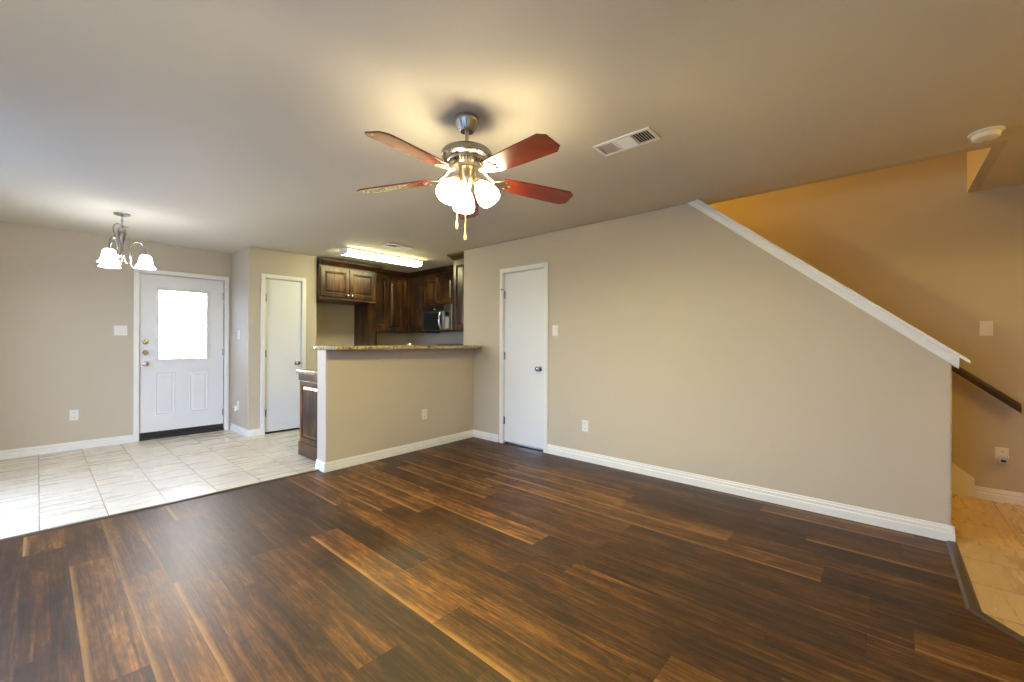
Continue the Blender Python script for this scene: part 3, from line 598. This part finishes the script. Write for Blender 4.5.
for (dx, zt) in ((-.052, 1.830), (-.002, 1.764)):
    M = Matrix.Rotation(view, 4, 'Z'); p = M @ Vector((.046 if dx > -.01 else .012, dx, 0))
    k = MB(); k.cyl((p.x, p.y, Z(2.09)), (p.x, p.y, Z(zt) + .045),   .0024, n=8); ch = k.build('pull_chain', PALE, fan)
    k = MB(); k.lathe([(0, Z(zt)), (.006, Z(zt) + .004), (.0085, Z(zt) + .018), (.006, Z(zt) + .034), (.003, Z(zt) + .046), (0, Z(zt) + .047)], 14, c=(p.x, p.y, 0)); k.build('pull', PALE, ch, smooth=True)

# ------------------------------------------------------------------ chandelier
ch = thing('chandelier', 'small three-arm nickel chandelier with lit bell shades hanging left of the front door', 'chandelier', (.536, 5.485, ZC))
k = MB(); k.lathe([(0, -.0005), (.064, -.0005), (.062, -.010), (.040, -.018), (.012, -.022), (0, -.023)], 32); k.build('canopy', NICKEL, ch, smooth=True)
k = MB(); k.cyl((0, 0, -.022), (0, 0, -.11), .006, n=12); k.lathe([(0, -.05), (.011, -.055), (.011, -.07), (0, -.075)], 16); k.build('stem', NICKEL, ch, smooth=True)
k = MB(); k.lathe([(0, -.105), (.010, -.106), (.017, -.113), (.010, -.122), (.026, -.135), (.031, -.150), (.031, -.185), (.024, -.230), (.015, -.268), (.010, -.30), (.010, -.36), (.018, -.375), (.024, -.395), (.018, -.42), (.008, -.435), (.011, -.446), (.006, -.458), (0, -.46)], 24); k.build('column', NICKEL, ch, smooth=True)
cr = math.atan2(5.485, .536) - PI / 2
M = Matrix.Rotation(cr, 4, 'Z')
k = MB(); k.tube([M @ Vector(p) for p in ((0, 0, -.110), (-.030, 0, -.095), (-.055, 0, -.112), (-.062, 0, -.15), (-.052, 0, -.20), (-.045, 0, -.24))], [.003, .005, .006, .005, .005, .003], 8); k.tube([M @ Vector(p) for p in ((0, 0, -.110), (.025, 0, -.120), (.042, 0, -.122), (.045, 0, -.112))], [.003, .005, .004, .003], 8); k.build('leaf_scroll', NICKEL, ch, smooth=True)
def bez(pts, n=20):
    out = []
    P = [Vector(p) for p in pts]
    for s in range(0, len(P) - 1, 3):
        a, b, c_, d = P[s:s + 4]
        for i in range(n + (1 if s + 4 >= len(P) else 0)): t = i / n; out.append(a * (1 - t) ** 3 + 3 * b * t * (1 - t) ** 2 + 3 * c_ * t * t * (1 - t) + d * t ** 3)
    return out
AR = .172
for i in range(3):
    M = Matrix.Rotation(cr + i * 2 * PI / 3, 4, 'Z')
    path = bez([(.014, 0, -.405), (.03, 0, -.50), (.075, 0, -.50), (.062, 0, -.40), (.045, 0, -.22), (AR - .002, 0, -.20), (AR, 0, -.362)])
    k = MB(); k.tube([M @ p for p in path], .0066, 8)
    k.tube([M @ p for p in bez([(.062, 0, -.455), (.075, 0, -.55), (.125, 0, -.52), (.098, 0, -.465)], 12)], .004, 8); arm = k.build('arm', NICKEL, ch, smooth=True)
    S = M @ Matrix.Translation((AR, 0, -.045))
    k = MB(); k.lathe([(0, -.310), (.010, -.311), (.020, -.318), (.022, -.334), (0, -.334)], 20, S); k.build('shade_holder', NICKEL, ch, smooth=True)
    k = MB(); prof = [(.019, -.326), (.034, -.331), (.045, -.346), (.051, -.375), (.057, -.412), (.067, -.438), (.083, -.454), (.080, -.456), (.063, -.441), (.053, -.414), (.047, -.376), (.041, -.348), (.031, -.335), (.017, -.330)]
    k.lathe(prof, 32, S, loop=True); k.build('glass_shade', CSHADE, ch, smooth=True)

# ------------------------------------------------------------------ vents and detector
def vent(label, loc, rz, w, d, sections, group='ceiling air vents'):
    t = thing('ceiling_vent', label, 'air vent', loc, rz, group); b = .022
    k = MB()
    for q in ((-w / 2, w / 2, -d / 2, -d / 2 + b), (-w / 2, w / 2, d / 2 - b, d / 2), (-w / 2, -w / 2 + b, -d / 2 + b, d / 2 - b), (w / 2 - b, w / 2, -d / 2 + b, d / 2 - b)): k.box(*q, -.010, -.0005)
    iw = w - 2 * b
    for s in range(1, sections): x = -iw / 2 + iw * s / sections; k.box(x - .006, x + .006, -d / 2 + b, d / 2 - b, -.010, -.0005)
    k.build('frame', TRIMW, t, .002)
    k = MB(); k.box(-w / 2 + b, w / 2 - b, -d / 2 + b, d / 2 - b, -.0012, -.0004); k.build('duct', DARK, t)
    for s in range(sections):
        k = MB(); xa = -iw / 2 + iw * s / sections + .007; xb = -iw / 2 + iw * (s + 1) / sections - .007
        mid = s == sections // 2 and sections == 3
        if mid:
            n = 7
            for i in range(n): y = -d / 2 + b + (d - 2 * b) * (i + .5) / n; k.box(xa, xb, -.009, .009, -.0005, .0005, Matrix.Translation((0, y, -.006)) @ Matrix.Rotation(R(-35), 4, 'X'))
        else:
            n = 6; sg = -1 if s == 0 else 1
            for i in range(n): x = xa + (xb - xa) * (i + .5) / n; k.box(-.0065, .0065, -d / 2 + b, d / 2 - b, -.0005, .0005, Matrix.Translation((x, 0, -.006)) @ Matrix.Rotation(R(40 * sg), 4, 'Y'))
        k.build('louvers', TRIMW, t)
    return t
vent('white three-section air vent on the ceiling right of the fan', (2.362, 1.178, ZC), FX, .366, .173, 3)
vent('small white air vent on the kitchen ceiling by the fluorescent fixture', (3.045, 4.65, ZC), 0, .36, .16, 2)
sd = thing('smoke_detector', 'round white smoke detector on the ceiling above the foyer', 'smoke detector', (3.605, -.430, ZC))
k = MB(); k.lathe([(0, -.0005), (.071, -.0005), (.073, -.006), (.069, -.013), (0, -.013)], 40); k.build('mounting_plate', PLATE, sd, smooth=True)
k = MB(); k.lathe([(0, -.0132), (.058, -.0132), (.059, -.020), (.056, -.038), (.048, -.044), (0, -.046)], 40); k.build('body', PLATE, sd, smooth=True)
k = MB(); k.lathe([(0, -.0462), (.010, -.0462), (.009, -.049), (0, -.049)], 16, c=(.025, 0, .0015)); k.build('test_button', GREYP, sd)
